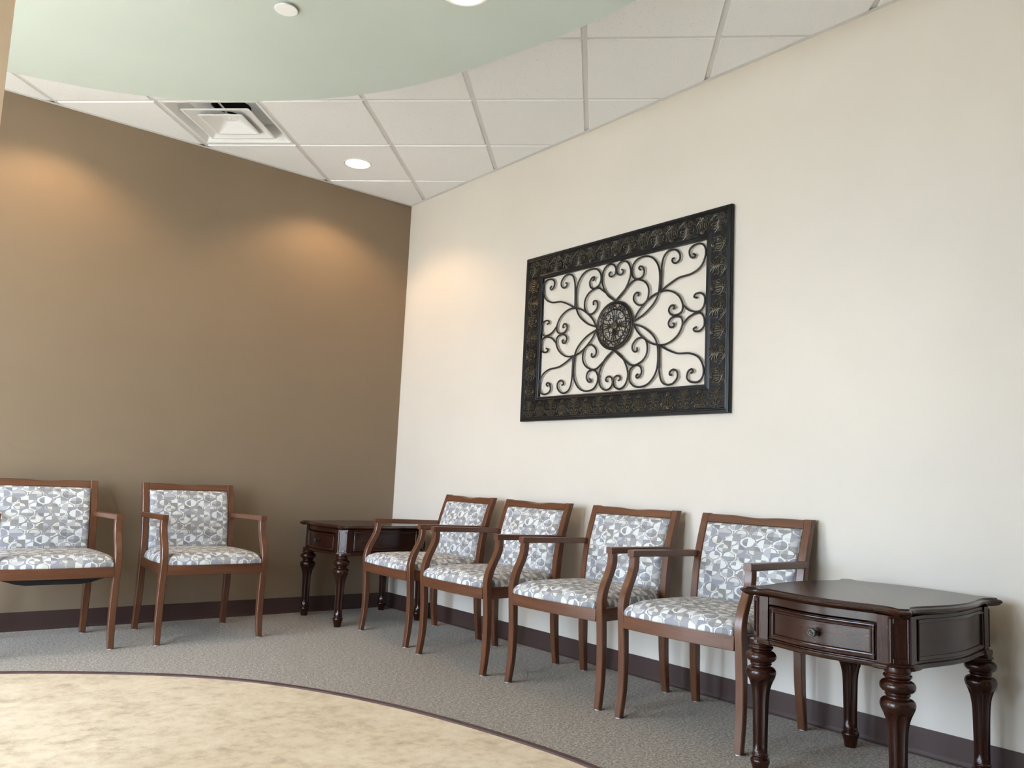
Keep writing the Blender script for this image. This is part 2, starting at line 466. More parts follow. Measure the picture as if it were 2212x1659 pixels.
def inset(poly, d):
    cx = sum(p[0] for p in poly)/len(poly); cy = sum(p[1] for p in poly)/len(poly)
    out = []
    n = len(poly)
    for i in range(n):
        p0, p1, p2 = Vector(poly[i-1]), Vector(poly[i]), Vector(poly[(i+1) % n])
        a = (p1-p0).normalized(); c = (p2-p1).normalized()
        na = Vector((-a.y, a.x)); nc = Vector((-c.y, c.x))
        if na.dot(Vector((cx, cy))-p1) < 0: na = -na
        if nc.dot(Vector((cx, cy))-p1) < 0: nc = -nc
        k = na+nc; den = 1+na.dot(nc)
        out.append(tuple(p1 + k*(d/max(den, 0.25))))
    return out
DIFF = (4, 1)           # diffuser cell (c, r)
LAMPS = [(3, 2), (5, 0)]  # cells with a downlight
HOLE = 0.083
full_mesh = None
def sq(h): return [(-h, -h), (h, -h), (h, h), (-h, h)]
def tile_mesh(hole):
    m = MB(); h0, h1 = GT/2-0.0125, GT/2-0.0165
    if not hole:
        m.loft([[(x, y, 0.012) for x, y in sq(h0)], [(x, y, -0.001) for x, y in sq(h0)], [(x, y, -0.007) for x, y in sq(h1)]])
    else:
        n = 32
        def ring(h, z):
            out = []
            for k in range(n):
                a = 2*pi*k/n+pi/4; s = h/max(abs(cos(a)), abs(sin(a))); out.append((s*cos(a), s*sin(a), z))
            return out
        cr = lambda z: [(HOLE*cos(2*pi*k/n+pi/4), HOLE*sin(2*pi*k/n+pi/4), z) for k in range(n)]
        m.loft([cr(0.012), ring(h0, 0.012), ring(h0, -0.001), ring(h1, -0.007), cr(-0.007), cr(0.012)], (False, False))
    return m.mesh('ceiling_tile', MAT['tile'], smooth=False)
tile_full, tile_hole = tile_mesh(False), tile_mesh(True)
x0, x1, y0, y1 = XL, 0, YF, 0
for c in range(-12, 20):
    for r in range(-14, 12):
        if (c, r) == DIFF: continue
        cell = [gp(c, r), gp(c+1, r), gp(c+1, r+1), gp(c, r+1)]
        if all(in_soffit(*p) for p in cell): continue
        cp = clip(cell, x0, x1, y0, y1)
        if not cp or area(cp) < 0.004: continue
        ctr = gp(c+0.5, r+0.5)
        if abs(area(cp)-GT*GT) < 1e-6:
            obj('ceiling_tile', tile_hole if (c, r) in LAMPS else tile_full, ceil, (ctr[0], ctr[1], HC), (0, 0, GA))
        else:
            p0 = clip(inset(cell, 0.0125), x0+0.001, x1-0.001, y0+0.001, y1-0.001)
            p1 = clip(inset(cell, 0.0165), x0+0.001, x1-0.001, y0+0.001, y1-0.001)
            if len(p0) != len(p1) or len(p0) < 3: continue
            m = MB(); m.loft([[(x, y, HC+0.012) for x, y in p0], [(x, y, HC-0.001) for x, y in p0], [(x, y, HC-0.007) for x, y in p1]])
            m.build('ceiling_tile', MAT['tile'], ceil, smooth=False)
def tee(a, bb, dz=0):
    d = Vector(bb)-Vector(a); d.normalize(); n = Vector((-d.y, d.x))*0.012
    q = clip([tuple(Vector(a)-n), tuple(Vector(bb)-n), tuple(Vector(bb)+n), tuple(Vector(a)+n)], x0, x1, y0, y1)
    if not q or area(q) < 0.002: return
    m = MB(); m.loft([[(x, y, HC+dz) for x, y in q], [(x, y, HC+0.003) for x, y in q]])
    m.build('grid_tee', MAT['tee'], ceil, smooth=False)
for c in range(-12, 20): tee(gp(c, -14), gp(c, 12))
for r in range(-14, 12): tee(gp(-12, r), gp(20, r), 0.0006)
for q in ((x0, x1, -0.022, 0), (-0.022, 0, y0, -0.022), (XL, XL+0.022, y0, -0.022), (XL+0.022, -0.022, YF, YF+0.022)):
    m = MB(); m.box(q[0], q[1], q[2], q[3], HC-0.0085, HC-0.007); m.build('wall_angle', MAT['tee'], ceil, smooth=False)

# ------------------------------------------------------------------ chairs
FLEG_F = [(0,-.264),(.05,-.2575),(.11,-.2515),(.18,-.2495),(.26,-.251),(.36,-.258),(.42,-.2625),(.46,-.2605),(.505,-.246),(.55,-.222),(.59,-.203),(.62,-.198),(.642,-.1975)]
FLEG_D = [(0,.026),(.11,.029),(.3,.033),(.44,.036),(.55,.036),(.642,.032)]
RLEG_F = [(0,.236),(.12,.221),(.25,.212),(.40,.210),(.50,.215),(.60,.229),(.70,.253),(.83,.297)]
RLEG_D = [(0,.030),(.25,.036),(.5,.038),(.83,.032)]
def smooth_tab(tab, n=6): return [(p[0], p[1]) for p in cat(tab, n)]
FLEG_FS, RLEG_FS = smooth_tab(FLEG_F), smooth_tab(RLEG_F)
def post_y(z): return lerp_table(RLEG_FS, z)

def cushion(plan, nx, ny, zf, name, mat, bottom):
    """plan(a,b)->(x,y) for a,b in [-1,1]; zf(a,b)->z ; dense near the rim"""
    def dist(n):
        out = []
        for i in range(n+1):
            t = -1+2*i/n; out.append(math.copysign(1-(1-abs(t))**1.7, t))
        return out
    A, B = dist(nx), dist(ny)
    V = []; 
    for bb in B:
        for a in A: V.append(plan(a, bb, zf(a, bb)))
    W = nx+1
    # arc-length uv
    ju, iu = ny//2, nx//2
    u = [0]; 
    for i in range(nx): u.append(u[-1]+(Vector(V[ju*W+i+1])-Vector(V[ju*W+i])).length)
    v = [0]
    for j in range(ny): v.append(v[-1]+(Vector(V[(j+1)*W+iu])-Vector(V[j*W+iu])).length)
    um = u[iu]
    UV = [(u[i]-um, v[j]) for j in range(ny+1) for i in range(nx+1)]
    Fc = [(j*W+i, j*W+i+1, (j+1)*W+i+1, (j+1)*W+i) for j in range(ny) for i in range(nx)]
    rim = [i for i in range(W)] + [j*W+nx for j in range(1, ny+1)] + [ny*W+i for i in range(nx-1, -1, -1)] + [j*W for j in range(ny-1, 0, -1)]
    n0 = len(V)
    for k in rim:
        V.append(bottom(V[k])); UV.append(UV[k])
    m = len(rim)
    for k in range(m): Fc.append((rim[k], n0+k, n0+(k+1) % m, rim[(k+1) % m]))
    Fc.append(tuple(n0+k for k in range(m)))
    return make_mesh(name, V, Fc, mat, UV, True, 70)

def edge(d, R): 
    t = min(max(d/R, 0), 1); return sqrt(max(0, 1-(1-t)**2))

def make_chair(ex, label, loc, rz, group, cover=False):
    """ex: extra half width"""
    root = empty('guest_armchair', loc, rz)
    tag(root, label, 'chair', group)
    zs = [0.004, .02,.05,.08,.11,.15,.2,.25,.3,.34,.38,.41,.43,.45,.47,.49,.51,.53,.55,.57,.59,.61,.63,.6425]
    gl = MB(); gl.lathe([(0.011, 0.0), (0.011, 0.006)], 12)
    glm = gl.mesh('glide', MAT['glide'])
    for s in (-1, 1):
        m = MB(); rings = []
        xo = 0.291+ex
        for z in zs:
            yf = lerp_table(FLEG_FS, z); d = lerp_table(FLEG_D, z); w = 0.034 if z > 0.1 else 0.029+0.05*z
            a0, a1 = xo-w, xo
            rings.append(rect_ring(min(s*a0, s*a1), max(s*a0, s*a1), yf, yf+d, 0.003, lambda a, bq: (a, bq, z)))
        m.loft(rings); leg = m.build('leg', MAT['cherry_z'], root, angle=32)
        obj('glide', glm, leg, (s*(xo-0.015), -0.251, 0))
    for s in (-1, 1):
        m = MB(); rings = []; xo = 0.268+ex
        for k in range(34):
            z = 0.004+(0.829-0.004)*k/33
            yf = lerp_table(RLEG_FS, z); d = lerp_table(RLEG_D, z); w = 0.036 if z > .2 else 0.030+0.03*z
            rings.append(rect_ring(min(s*(xo-w), s*xo), max(s*(xo-w), s*xo), yf, yf+d, 0.003, lambda a, bq: (a, bq, z)))
        m.loft(rings); leg = m.build('leg', MAT['cherry_z'], root, angle=32)
        obj('glide', glm, leg, (s*(xo-0.016), 0.251, 0))
    # armrests
    for s in (-1, 1):
        m = MB(); rings = []
        for k in range(9):
            t = k/8; y = -0.206+t*(0.236+0.206); zt = 0.6695-0.007*t
            xc = (0.2745+ex)*(1-t)+(0.262+ex)*t; w = 0.0165
            rings.append(rect_ring(s*xc-w, s*xc+w, zt-0.0275, zt, 0.003, lambda a, bq: (a, y, bq)))
        m.loft(rings); m.build('armrest', MAT['cherry_y'], root, angle=32)
    # rails
    hw = 0.257+ex
    m = MB(); rings = []
    for k in range(17):
        t = -1+2*k/16; x = t*hw; bow = -0.014*(1-t*t)
        rings.append(rect_ring(-0.262+bow, -0.238+bow, 0.3575, 0.414, 0.002, lambda a, bq: (x, a, bq)))
    m.loft(rings); m.build('front_rail', MAT['cherry_x'], root, angle=32)
    for s in (-1, 1):
        m = MB(); rings = []
        for k in range(2):
            y = (-0.229, 0.214)[k]; xc = (0.272+ex, 0.254+ex)[k]
            rings.append(rect_ring(s*xc-0.011, s*xc+0.011, 0.3575, 0.414, 0.002, lambda a, bq: (a, y, bq)))
        m.loft(rings); m.build('side_rail', MAT['cherry_y'], root, angle=32)
    m = MB(); m.box(-(0.232+ex), 0.232+ex, 0.216, 0.238, 0.3575, 0.414, 0.002); m.build('back_rail', MAT['cherry_x'], root)
    # crest rail with a scooped finger grip
    m = MB(); rings = []; hw = 0.2325+ex
    for k in range(41):
        t = -1+2*k/40; x = t*hw
        g = max(0, 1-abs(x)/0.125); dip = 0.0065*(g*g*(3-2*g))
        z0, z1 = 0.7905, 0.8265-dip
        def fn(a, zz): return (x, post_y(zz)+a, zz)
        ch = 0.003+0.9*dip
        rings.append([fn(0.003, z0), fn(0.001, z0+0.003), fn(0.001, z1-ch), fn(0.002+ch*0.8, z1), fn(0.026, z1), fn(0.028, z1-0.003), fn(0.028, z0+0.003), fn(0.026, z0)])
    m.loft(rings); m.build('crest_rail', MAT['cherry_x'], root, angle=30)
    # backrest cushion
    hb = 0.2310+ex; z0, z1 = 0.452, 0.7895
    def pb(a, c, dy):
        z = (z0+z1)/2+c*(z1-z0)/2; return (a*hb, post_y(z)+0.010-dy, z)
    def zb(a, c):
        d = min((1-abs(a))*hb, (1-abs(c))*(z1-z0)/2)
        return 0.020*edge(d, 0.022)+0.006*(1-a*a)*(1-c*c)
    me = cushion(pb, 30, 26, zb, 'backrest', MAT['fabric'], lambda p: (p[0], post_y(p[2])+0.026, p[2]))
    obj('backrest', me, root)
    # seat cushion
    def hwf(y):
        return lerp_table([(-.3, .2545), (-.226, .2550), (-.20, .272), (-.17, .279), (0, .276), (.15, .266), (.23, .230)], y)+ex
    def ps(a, c, z):
        t = (c+1)/2; y = -0.266+t*(0.226+0.266)
        bow = -0.016*(1-a*a)*max(0, 1-t*2.2)
        return (a*hwf(y), y+bow, z)
    def zsf(a, c):
        t = (c+1)/2; d = min((1-abs(a))*(0.27+ex), t*0.49*1.0, 0.06+(1-t)*0.49)
        return 0.416+0.048*edge(d, 0.058)+0.014*(1-abs(a)**2.4)*(1-abs(c)**2.4)
    me = cushion(ps, 34, 30, zsf, 'seat', MAT['fabric'], lambda p: (p[0]*0.992, p[1]*0.992, 0.410))
    obj('seat', me, root)
    if cover:
        m = MB(); rings = []
        hw = 0.25+ex
        for k in range(13):
            t = -1+2*k/12; x = t*hw; sag = 0.044*max(0, min(1, (1-abs(t))/0.42))
            rings.append([(x, -0.226, 0.3578), (x, -0.21, 0.3575-sag*0.75), (x, -0.10, 0.3575-sag), (x, 0.10, 0.3575-sag), (x, 0.20, 0.3575-sag*0.5), (x, 0.212, 0.3578)])
        m.loft(rings); m.build('dust_cover', MAT['black_cloth'], root)
    else:
        m = MB(); m.box(-(0.24+ex), 0.24+ex, -0.236, 0.214, 0.372, 0.380); m.build('dust_cover', MAT['black_cloth'], root, smooth=False)
    return root

GW = 'matching wooden armchairs in geometric grey fabric'
def place(fr, rr, th, label, base, ex=0, cover=False):
    cx, cy = (fr[0]+rr[0])/2, (fr[1]+rr[1])/2
    return make_chair(ex, label, (cx, cy, 0), base+th, GW, cover)
W90 = -pi/2
place((-.6485,-1.035), (-.140,-1.0465), -.055, 'wooden armchair with patterned seat partly in front of the dark corner table', W90)
place((-.6855,-1.758), (-.183,-1.751), .010, 'second armchair from the corner in the row of four along the beige wall', W90)
place((-.6365,-2.472), (-.139,-2.437), .067, 'third armchair from the corner in the row of four along the beige wall', W90)
place((-.6065,-3.154), (-.121,-3.1235), .062, 'armchair right beside the near side table, last in the row along the beige wall', W90)
place((-1.527,-.6975), (-1.516,-.188), 0.0, 'armchair standing alone against the brown wall, left of the corner table', 0)
make_chair(0.0, 'armchair cut off by the left edge, black cloth sagging under its seat', (-2.297, -.439, 0), 0.0, GW, True)

# ------------------------------------------------------------------ side tables
def outline(A, B, ear=0.0, n=7):
    """serpentine plan with canted corner ears, half sizes A (x), B (y); counter-clockwise from front right"""
    def half(L):   # (position, offset) along a half side
        return [(0.0, 0.0), (0.2*L, -0.0035), (0.4*L, -0.0145), (0.55*L, -0.0265), (0.67*L, -0.0340), (0.77*L, -0.0320), (0.86*L, -0.0165)]
    q = [(A+o, t) for t, o in half(B)]   # first quadrant, corner at (A, B)
    q += [(A-0.012, B-0.035), (A-0.018, B-0.026), (A-0.026, B-0.018), (A-0.035, B-0.012)]   # canted ear
    q += [(t, B+o) for t, o in reversed(half(A))]
    q = q[:-1]
    top = [(0.0, B)]
    quad1 = q
    quad2 = [(-x, y) for x, y in quad1[::-1]]
    upper = quad1 + top + quad2[:-1] + [(-A, 0.0)]
    lower = [(-x, -y) for x, y in quad1[1:]] + [(0.0, -B)] + [(x, -y) for x, y in quad1[::-1]][:-1]
    pts = upper + lower
    # resample smoothly
    out = []
    m = len(pts)
    for i in range(m):
        P0, P1, P2, P3 = pts[i-1], pts[i], pts[(i+1) % m], pts[(i+2) % m]
        L = hypot(P2[0]-P1[0], P2[1]-P1[1]); k = max(1, int(L/0.012))
        for j in range(k):
            t = j/k
            out.append(tuple(0.5*((2*b_)+(-a_+c_)*t+(2*a_-5*b_+4*c_-d_)*t*t+(-a_+3*b_-3*c_+d_)*t**3) for a_, b_, c_, d_ in zip(P0, P1, P2, P3)))
    return out
def offs(pts, d): return [(x*(1+d/TW), y*(1+d/TD)) for x, y in pts]   # the plan is star-shaped: inset by scaling

TW, TD = 0.305, 0.362       # half width (along the wall), half depth
LX, LY = 0.2325, 0.2900     # leg centres
OUT = outline(TW, TD)
# face line of the apron: local serpentine across the front (x -> y) and sides (y -> x)
def serp(t):   # 0 at the middle .. -1 near the posts
    t = abs(t); t = min(t, 1.0); return -(0.5-0.5*cos(pi*t**1.1))
FX, FY = 0.1880, 0.243       # half spans between posts (front: x, side: y)
YFR, XSD = LY+0.055, LX+0.054   # face positions at mid span
AF, AS = 0.027, 0.023       # serpentine depth of front and sides
def front_pt(x, z, d): return (x, -(YFR+AF*serp(x/FX)+d), z)
def back_pt(x, z, d): return (x, (YFR+AF*serp(x/FX)+d), z)
def side_pt(s): return lambda y, z, d: (s*(XSD+AS*serp(y/FY)+d), y, z)
def strip(mb, fn, a0, a1, prof, n=20):
    """profile [(z, d)] swept along a0..a1 on a serpentine face"""
    rings = [[fn(a0+(a1-a0)*k/n, z, d) for z, d in prof] for k in range(n+1)]
    mb.loft(rings)
def vstrip(mb, fn, z0, z1, prof):
    rings = [[fn(a, z, d) for a, d in prof] for z in (z0, z1)]
    mb.loft(rings)
Z0, Z1 = 0.440, 0.586

LEG = [(0.0205, 0.0), (0.0225, 0.010), (0.0255, 0.026), (0.0295, 0.038), (0.0315, 0.045), (0.0305, 0.052), (0.0265, 0.057), (0.0245, 0.060), (0.0265, 0.0635), (0.0270, 0.067), (0.0245, 0.0705),
       (0.0238, 0.078), (0.0242, 0.12), (0.0250, 0.16), (0.0258, 0.20), (0.0268, 0.235), (0.0288, 0.262), (0.0325, 0.284), (0.0385, 0.302), (0.0445, 0.315), (0.0485, 0.326), (0.0495, 0.334),
       (0.0475, 0.342), (0.0420, 0.348), (0.0345, 0.3515), (0.0325, 0.3545), (0.0330, 0.3585), (0.0360, 0.3610), (0.0340, 0.3640), (0.0350, 0.3670), (0.0430, 0.3710), (0.0485, 0.3780), (0.0500, 0.3850),
       (0.0485, 0.3920), (0.0430, 0.3985), (0.0365, 0.4020), (0.0335, 0.4045), (0.0355, 0.4075), (0.0395, 0.4120), (0.0400, 0.4160), (0.0360, 0.4195), (0.0350, 0.4220), (0.0370, 0.4260), (0.0375, 0.4310), (0.0370, 0.4400)]
def flute(z, th):
    top = 0.318; 
    if z < 0.078 or z > top: return 1.0
    k = abs(sin(4*th))            # 8 flutes
    arch = min(1.0, max(0.0, (top-z-0.012*(1-k))/0.012)) * min(1.0, (z-0.078)/0.006)
    return 1.0-0.25*(k**0.7)*arch
LEGP = cat(LEG, 3)
lm = MB(); lm.lathe(LEGP, 96, mod=flute)
LEGM = lm.mesh('leg', MAT['mahog_z'], True, 50)

def make_table(label, loc, rz):
    root = empty('side_table', loc, rz); tag(root, label, 'table', 'dark turned-leg side tables')
    # top: ogee edge, raised rim, field
    m = MB()
    pr = [(0.5865, -0.285), (0.5865, -0.018), (0.5885, -0.012), (0.5915, -0.0065), (0.5945, -0.0045), (0.5970, -0.0010), (0.6010, 0.0), (0.6045, -0.0015), (0.6070, -0.0055), (0.6085, -0.0105), (0.6092, -0.0125), (0.6122, -0.0135), (0.6130, -0.0150), (0.6130, -0.0180), (0.6130, -0.15), (0.6130, -0.285)]
    rg = [[(x, y, z) for x, y in offs(OUT, d)] for z, d in pr]
    rg = rg
    m.loft(rg, (True, True))
    tt = m.build('table_top', MAT['mahog_y'], root, angle=28)
    for pl in tt.data.polygons:
        if abs(pl.normal.z) > 0.999: pl.use_smooth = False
    for sx in (-1, 1):
        for sy in (-1, 1):
            lg = obj('leg', LEGM, root, (sx*LX, sy*LY, 0), (0, 0, pi/8))
    # apron: front rails, back and sides
    m = MB(); strip(m, front_pt, -FX, FX, [(0.563, -0.02), (0.563, 0), (Z1, 0), (Z1, -0.02)]); strip(m, front_pt, -FX, FX, [(Z0, -0.02), (Z0, 0), (0.450, 0), (0.450, -0.02)])
    m.build('front_rail', MAT['mahog_x'], root, angle=30)
    m = MB(); strip(m, back_pt, -FX, FX, [(Z0, -0.02), (Z0, 0), (Z1, 0), (Z1, -0.02)]); m.build('back_apron', MAT['mahog_x'], root, angle=30)
    for s in (-1, 1):
        fn = side_pt(s)
        m = MB(); strip(m, fn, -FY, FY, [(Z0, -0.02), (Z0, 0), (Z1, 0), (Z1, -0.02)])
        ap = m.build('side_apron', MAT['mahog_y'], root, angle=30)
        m = MB(); bead = [(0, 0), (0, .003), (.002, .0055), (.005, .006), (.008, .004), (.011, .0035), (.012, 0)]
        strip(m, fn, -FY+.012, FY-.012, [(0.564+z, d) for z, d in bead]); strip(m, fn, -FY+.012, FY-.012, [(0.455+z, d) for z, d in bead])
        vstrip(m, fn, 0.455, 0.576, [(-FY+.012+z, d) for z, d in bead]); vstrip(m, fn, 0.455, 0.576, [(FY-.024+z, d) for z, d in bead])
        m.build('panel_molding', MAT['mahog_y'], ap, angle=30)
    # lower bead molding all round
    m = MB(); bead = [(0.431, -.012), (0.431, .003), (0.4335, .0075), (0.437, .0085), (0.4405, .006), (0.4425, .0065), (0.4455, .0055), (0.4475, .001), (0.4475, -.012)]
    strip(m, front_pt, -FX-.004, FX+.004, bead); strip(m, back_pt, -FX-.004, FX+.004, bead)
    for s in (-1, 1): strip(m, side_pt(s), -FY-.004, FY+.004, bead)
    m.build('lower_molding', MAT['mahog_x'], root, angle=30)
    # canted corner posts with an inset panel
    for sx in (-1, 1):
        for sy in (-1, 1):
            xa, ya = FX, FY
            X = LX+0.033; Y = LY+0.030; k = 0.046
            P = [(xa-.001, Y), (X-k, Y), (X-k+.0, Y), (X, Y-k), (X, ya-.001), (xa-.001, ya-.001)]
            P = [(xa-.001, Y+.0015), (X-k, Y+.0015), (X-k+.004, Y), (X, Y-k+.004), (X+.0015, Y-k), (X+.0015, ya-.001), (xa-.001, ya-.001)]
            m = MB(); m.loft([[(sx*x, sy*y, z) for x, y in P] for z in (Z0, Z1)])
            po = m.build('corner_post', MAT['mahog_z'], root, smooth=False)
            # frame on the canted face
            c0, c1 = Vector((X-k+.004, Y)), Vector((X, Y-k+.004)); t = (c1-c0); L = t.length; t.normalize(); nn = Vector((-t.y, t.x))
            if nn.dot(Vector((1, 1))) < 0: nn = -nn
            def fp(a, z, d): q = c0+t*a+nn*d; return (sx*q.x, sy*q.y, z)
            m = MB(); w = 0.009
            for a0, a1, zz0, zz1 in ((0.0, w, Z0+.012, Z1-.008), (L-w, L, Z0+.012, Z1-.008), (w, L-w, Z0+.012, Z0+.024), (w, L-w, Z1-.020, Z1-.008)):
                m.loft([[fp(a0, z, -.002), fp(a0, z, .0035), fp(a0+.002, z, .005), fp(a1-.002, z, .005), fp(a1, z, .0035), fp(a1, z, -.002)] for z in (zz0, zz1)])
            m.build('post_molding', MAT['mahog_z'], po, angle=30)
            m = MB(); cxp, cyp = LX-0.004, LY-0.004
            m.loft([[(sx*(cxp+(x-cxp)*k_), sy*(cyp+(y-cyp)*k_), z_) for x, y in P] for z_, k_ in ((0.4305, 1.02), (0.4305, 1.16), (0.4335, 1.27), (0.4375, 1.28), (0.4405, 1.20), (0.4435, 1.20), (0.4475, 1.08), (0.4475, 0.98))])
            m.build('post_molding', MAT['mahog_z'], po, angle=30)
    # drawer
    DX = FX-0.006
    m = MB(); strip(m, front_pt, -DX, DX, [(0.4525, -0.016), (0.4525, -0.001), (0.5565, -0.001), (0.5565, -0.016)])
    dr = m.build('drawer', MAT['mahog_x'], root, angle=30)
    m = MB(); bead = [(0, -.002), (0, .004), (.002, .0075), (.0045, .008), (.007, .0055), (.0095, .0045), (.0115, .006), (.0145, .0055), (.017, .002), (.018, -.002)]
    def fr(z0_, z1_, a0, a1):
        strip(m, front_pt, a0, a1, [(z0_+z, d) for z, d in bead]); strip(m, front_pt, a0, a1, [(z1_-z, d) for z, d in bead][::-1])
        vstrip(m, front_pt, z0_, z1_, [(a0+z, d) for z, d in bead]); vstrip(m, front_pt, z0_, z1_, [(a1-z, d) for z, d in bead][::-1])
    fr(0.4535, 0.5555, -DX+.002, DX-.002); m.build('drawer_molding', MAT['mahog_x'], dr, angle=30)
    m = MB(); m.lathe([(0.0, 0), (0.011, 0.0), (0.0115, 0.002), (0.0065, 0.004), (0.0055, 0.012), (0.0075, 0.016), (0.0135, 0.018), (0.0150, 0.021), (0.0145, 0.024), (0.0125, 0.0255), (0.0105, 0.0250), (0.0085, 0.0258), (0.0055, 0.0275), (0.0035, 0.0270), (0.002, 0.0285), (0.0, 0.029)], 28)
    q = front_pt(0, 0.505, -0.001)
    m.build('knob', MAT['knob'], dr, loc=q, rot=(pi/2, 0, 0))
    return root
make_table('dark wood side table in the corner between the brown and beige walls', (-.412, -.355, 0), W90)
make_table('glossy dark wood side table with fluted legs in the right foreground', (-.420, -3.827, 0), W90)

# ------------------------------------------------------------------ wall art
AC = (-2.191, 1.7935)      # y, z of its centre
art = empty('metal_wall_art', (0, AC[0], AC[1]))
tag(art, 'black metal wall art with scrollwork in an embossed rectangular frame on the beige wall', 'wall art')
def ap(u, v, d): return (-d, -u, v)      # u right as seen, v up, d out of the wall
HW, HH = 0.7555, 0.5015    # outer half sizes
IW, IH = 0.6045, 0.3570    # opening half sizes
FP = [(0.0, 0.004), (0.0, 0.022), (0.003, 0.026), (0.014, 0.027), (0.018, 0.0235), (0.024, 0.0245), (0.029, 0.020), (0.116, 0.0185), (0.122, 0.021), (0.129, 0.0225), (0.133, 0.0195), (0.141, 0.020), (0.146, 0.0175), (0.148, 0.006)]
def rail(kind):
    m = MB(); rings = []
    for s in (-1, 1):
        ring = []
        for w, d in FP:
            fx = 1-w/0.151*0; 
            if kind in ('t', 'b'):
                sg = 1 if kind == 't' else -1
                ring.append(ap(s*(HW-w*(HW-IW)/0.148), sg*(HH-w*(HH-IH)/0.148), d))
            else:
                sg = 1 if kind == 'r' else -1
                ring.append(ap(sg*(HW-w*(HW-IW)/0.148), s*(HH-w*(HH-IH)/0.148), d))
        rings.append(ring)
    m.loft(rings); return m.build('frame_rail', MAT['frame'], art, angle=20)
rails = {k: rail(k) for k in 'tbrl'}
# relief motifs: w along the rail, h from the outer to the inner edge
def stroke(m, pts, r0, r1=None, n=5, base=0.0):
    r1 = r1 if r1 is not None else r0
    P = cat(pts, 4) if len(pts) > 2 else [tuple(a+(b_-a)*k/4 for a, b_ in zip(pts[0], pts[1])) for k in range(5)]
    m.tube([(p[0], p[1], base+0.001) for p in P], lambda t: 1.28*(r0+(r1-r0)*t), n, 1.0, (0, 0, 1))
def mir(m, pts, r0, r1=None):
    stroke(m, pts, r0, r1); stroke(m, [(-x, y) for x, y in pts], r0, r1)
def vase():
    m = MB()
    stroke(m, [(0, .020), (0, .036), (0, .058), (0, .066)], .0030, .0042)
    mir(m, [(.008, .030), (.012, .045), (.011, .060)], .0022, .0032)
    mir(m, [(.016, .034), (.022, .046), (.021, .058)], .0022, .0034)
    mir(m, [(0, .020), (.016, .023), (.031, .036), (.034, .052), (.029, .064), (.033, .082)], .0027, .0016)
    mir(m, [(.034, .040), (.043, .030), (.040, .020)], .0022, .0016)
    mir(m, [(.004, .013), (.014, .022), (.026, .019), (.029, .010)], .0024, .0018)
    mir(m, [(.015, .003), (.018, .013)], .0034, .0026)
    mir(m, [(.025, .002), (.040, .003)], .0022, .0014)
    mir(m, [(.013, .062), (.020, .068), (.017, .076)], .0024, .0016)
    stroke(m, [(-.008, .010), (.008, .010)], .0034)
    for k in range(7):
        a = pi*(-0.15+1.3*k/6); stroke(m, [(.006*cos(a), .082+.006*sin(a)), (.013*cos(a), .082+.011*sin(a))], .0026, .0034)
    stroke(m, [(-.002, .080), (.002, .080)], .004)
    return m.mesh('relief_ornament', MAT['relief'], True, 60)
def plume():
    m = MB()
    stroke(m, [(0, .018), (0, .045), (0, .070)], .0026, .0030)
    stroke(m, [(0, .074), (0, .082)], .0026); stroke(m, [(0, .087), (0, .093)], .0022)
    mir(m, [(0, .040), (.012, .049), (.024, .050), (.034, .044)], .0028, .0016)
    mir(m, [(0, .050), (.011, .060), (.022, .064), (.032, .061)], .0028, .0018)
    mir(m, [(0, .058), (.010, .071), (.021, .079), (.031, .080)], .0028, .0020)
    mir(m, [(.002, .068), (.009, .082), (.017, .093), (.024, .097)], .0026, .0030)
    mir(m, [(.004, .078), (.006, .088), (.005, .098)], .0022, .0014)
    mir(m, [(.003, .020), (.012, .012), (.024, .016), (.027, .028), (.018, .034), (.013, .027), (.018, .023)], .0023, .0018)
    mir(m, [(.010, .024), (.012, .032), (.006, .036)], .0022, .0016)
    mir(m, [(.004, .006), (.018, .004), (.034, .018), (.048, .034), (.050, .046)], .0021, .0014)
    mir(m, [(.036, .048), (.041, .056), (.036, .064), (.040, .076)], .0022, .0014)
    mir(m, [(.033, .028), (.038, .034)], .003, .002)
    return m.mesh('relief_ornament', MAT['relief'], True, 60)
VM, PM = vase(), plume()
def motif_matrix(kind, s):
    # local x -> along the rail, local y -> inward, local z -> out of the wall
    o = 0.026*(HW-IW)/0.148 if kind in 'rl' else 0.026*(HH-IH)/0.148
    if kind == 'b': X, Y, O = (1, 0), (0, 1), (s, -HH+o)
    if kind == 't': X, Y, O = (-1, 0), (0, -1), (s, HH-o)
    if kind == 'r': X, Y, O = (0, 1), (-1, 0), (HW-o, s)
    if kind == 'l': X, Y, O = (0, -1), (1, 0), (-HW+o, s)
    Mx = Matrix.Identity(4)
    for i in range(3):
        Mx[i][0] = ap(X[0], X[1], 0)[i]; Mx[i][1] = ap(Y[0], Y[1], 0)[i]; Mx[i][2] = ap(0, 0, 1)[i]
    Mx.translation = Vector(ap(O[0], O[1], 0.0192))
    return Mx
for kind, half, n in (('b', HW, 7), ('t', HW, 7), ('r', HH, 4), ('l', HH, 4)):
    span = 2*(half-0.075)
    for k in range(2*n+1):
        s = -half+0.075+span*k/(2*n)
        if kind in 'rl' and k in (0, 2*n): continue
        o = obj('relief_ornament', VM if k % 2 else PM, rails[kind])
        o.matrix_local = motif_matrix(kind, s)
        o.scale = (1.06, 0.98, 1.0)
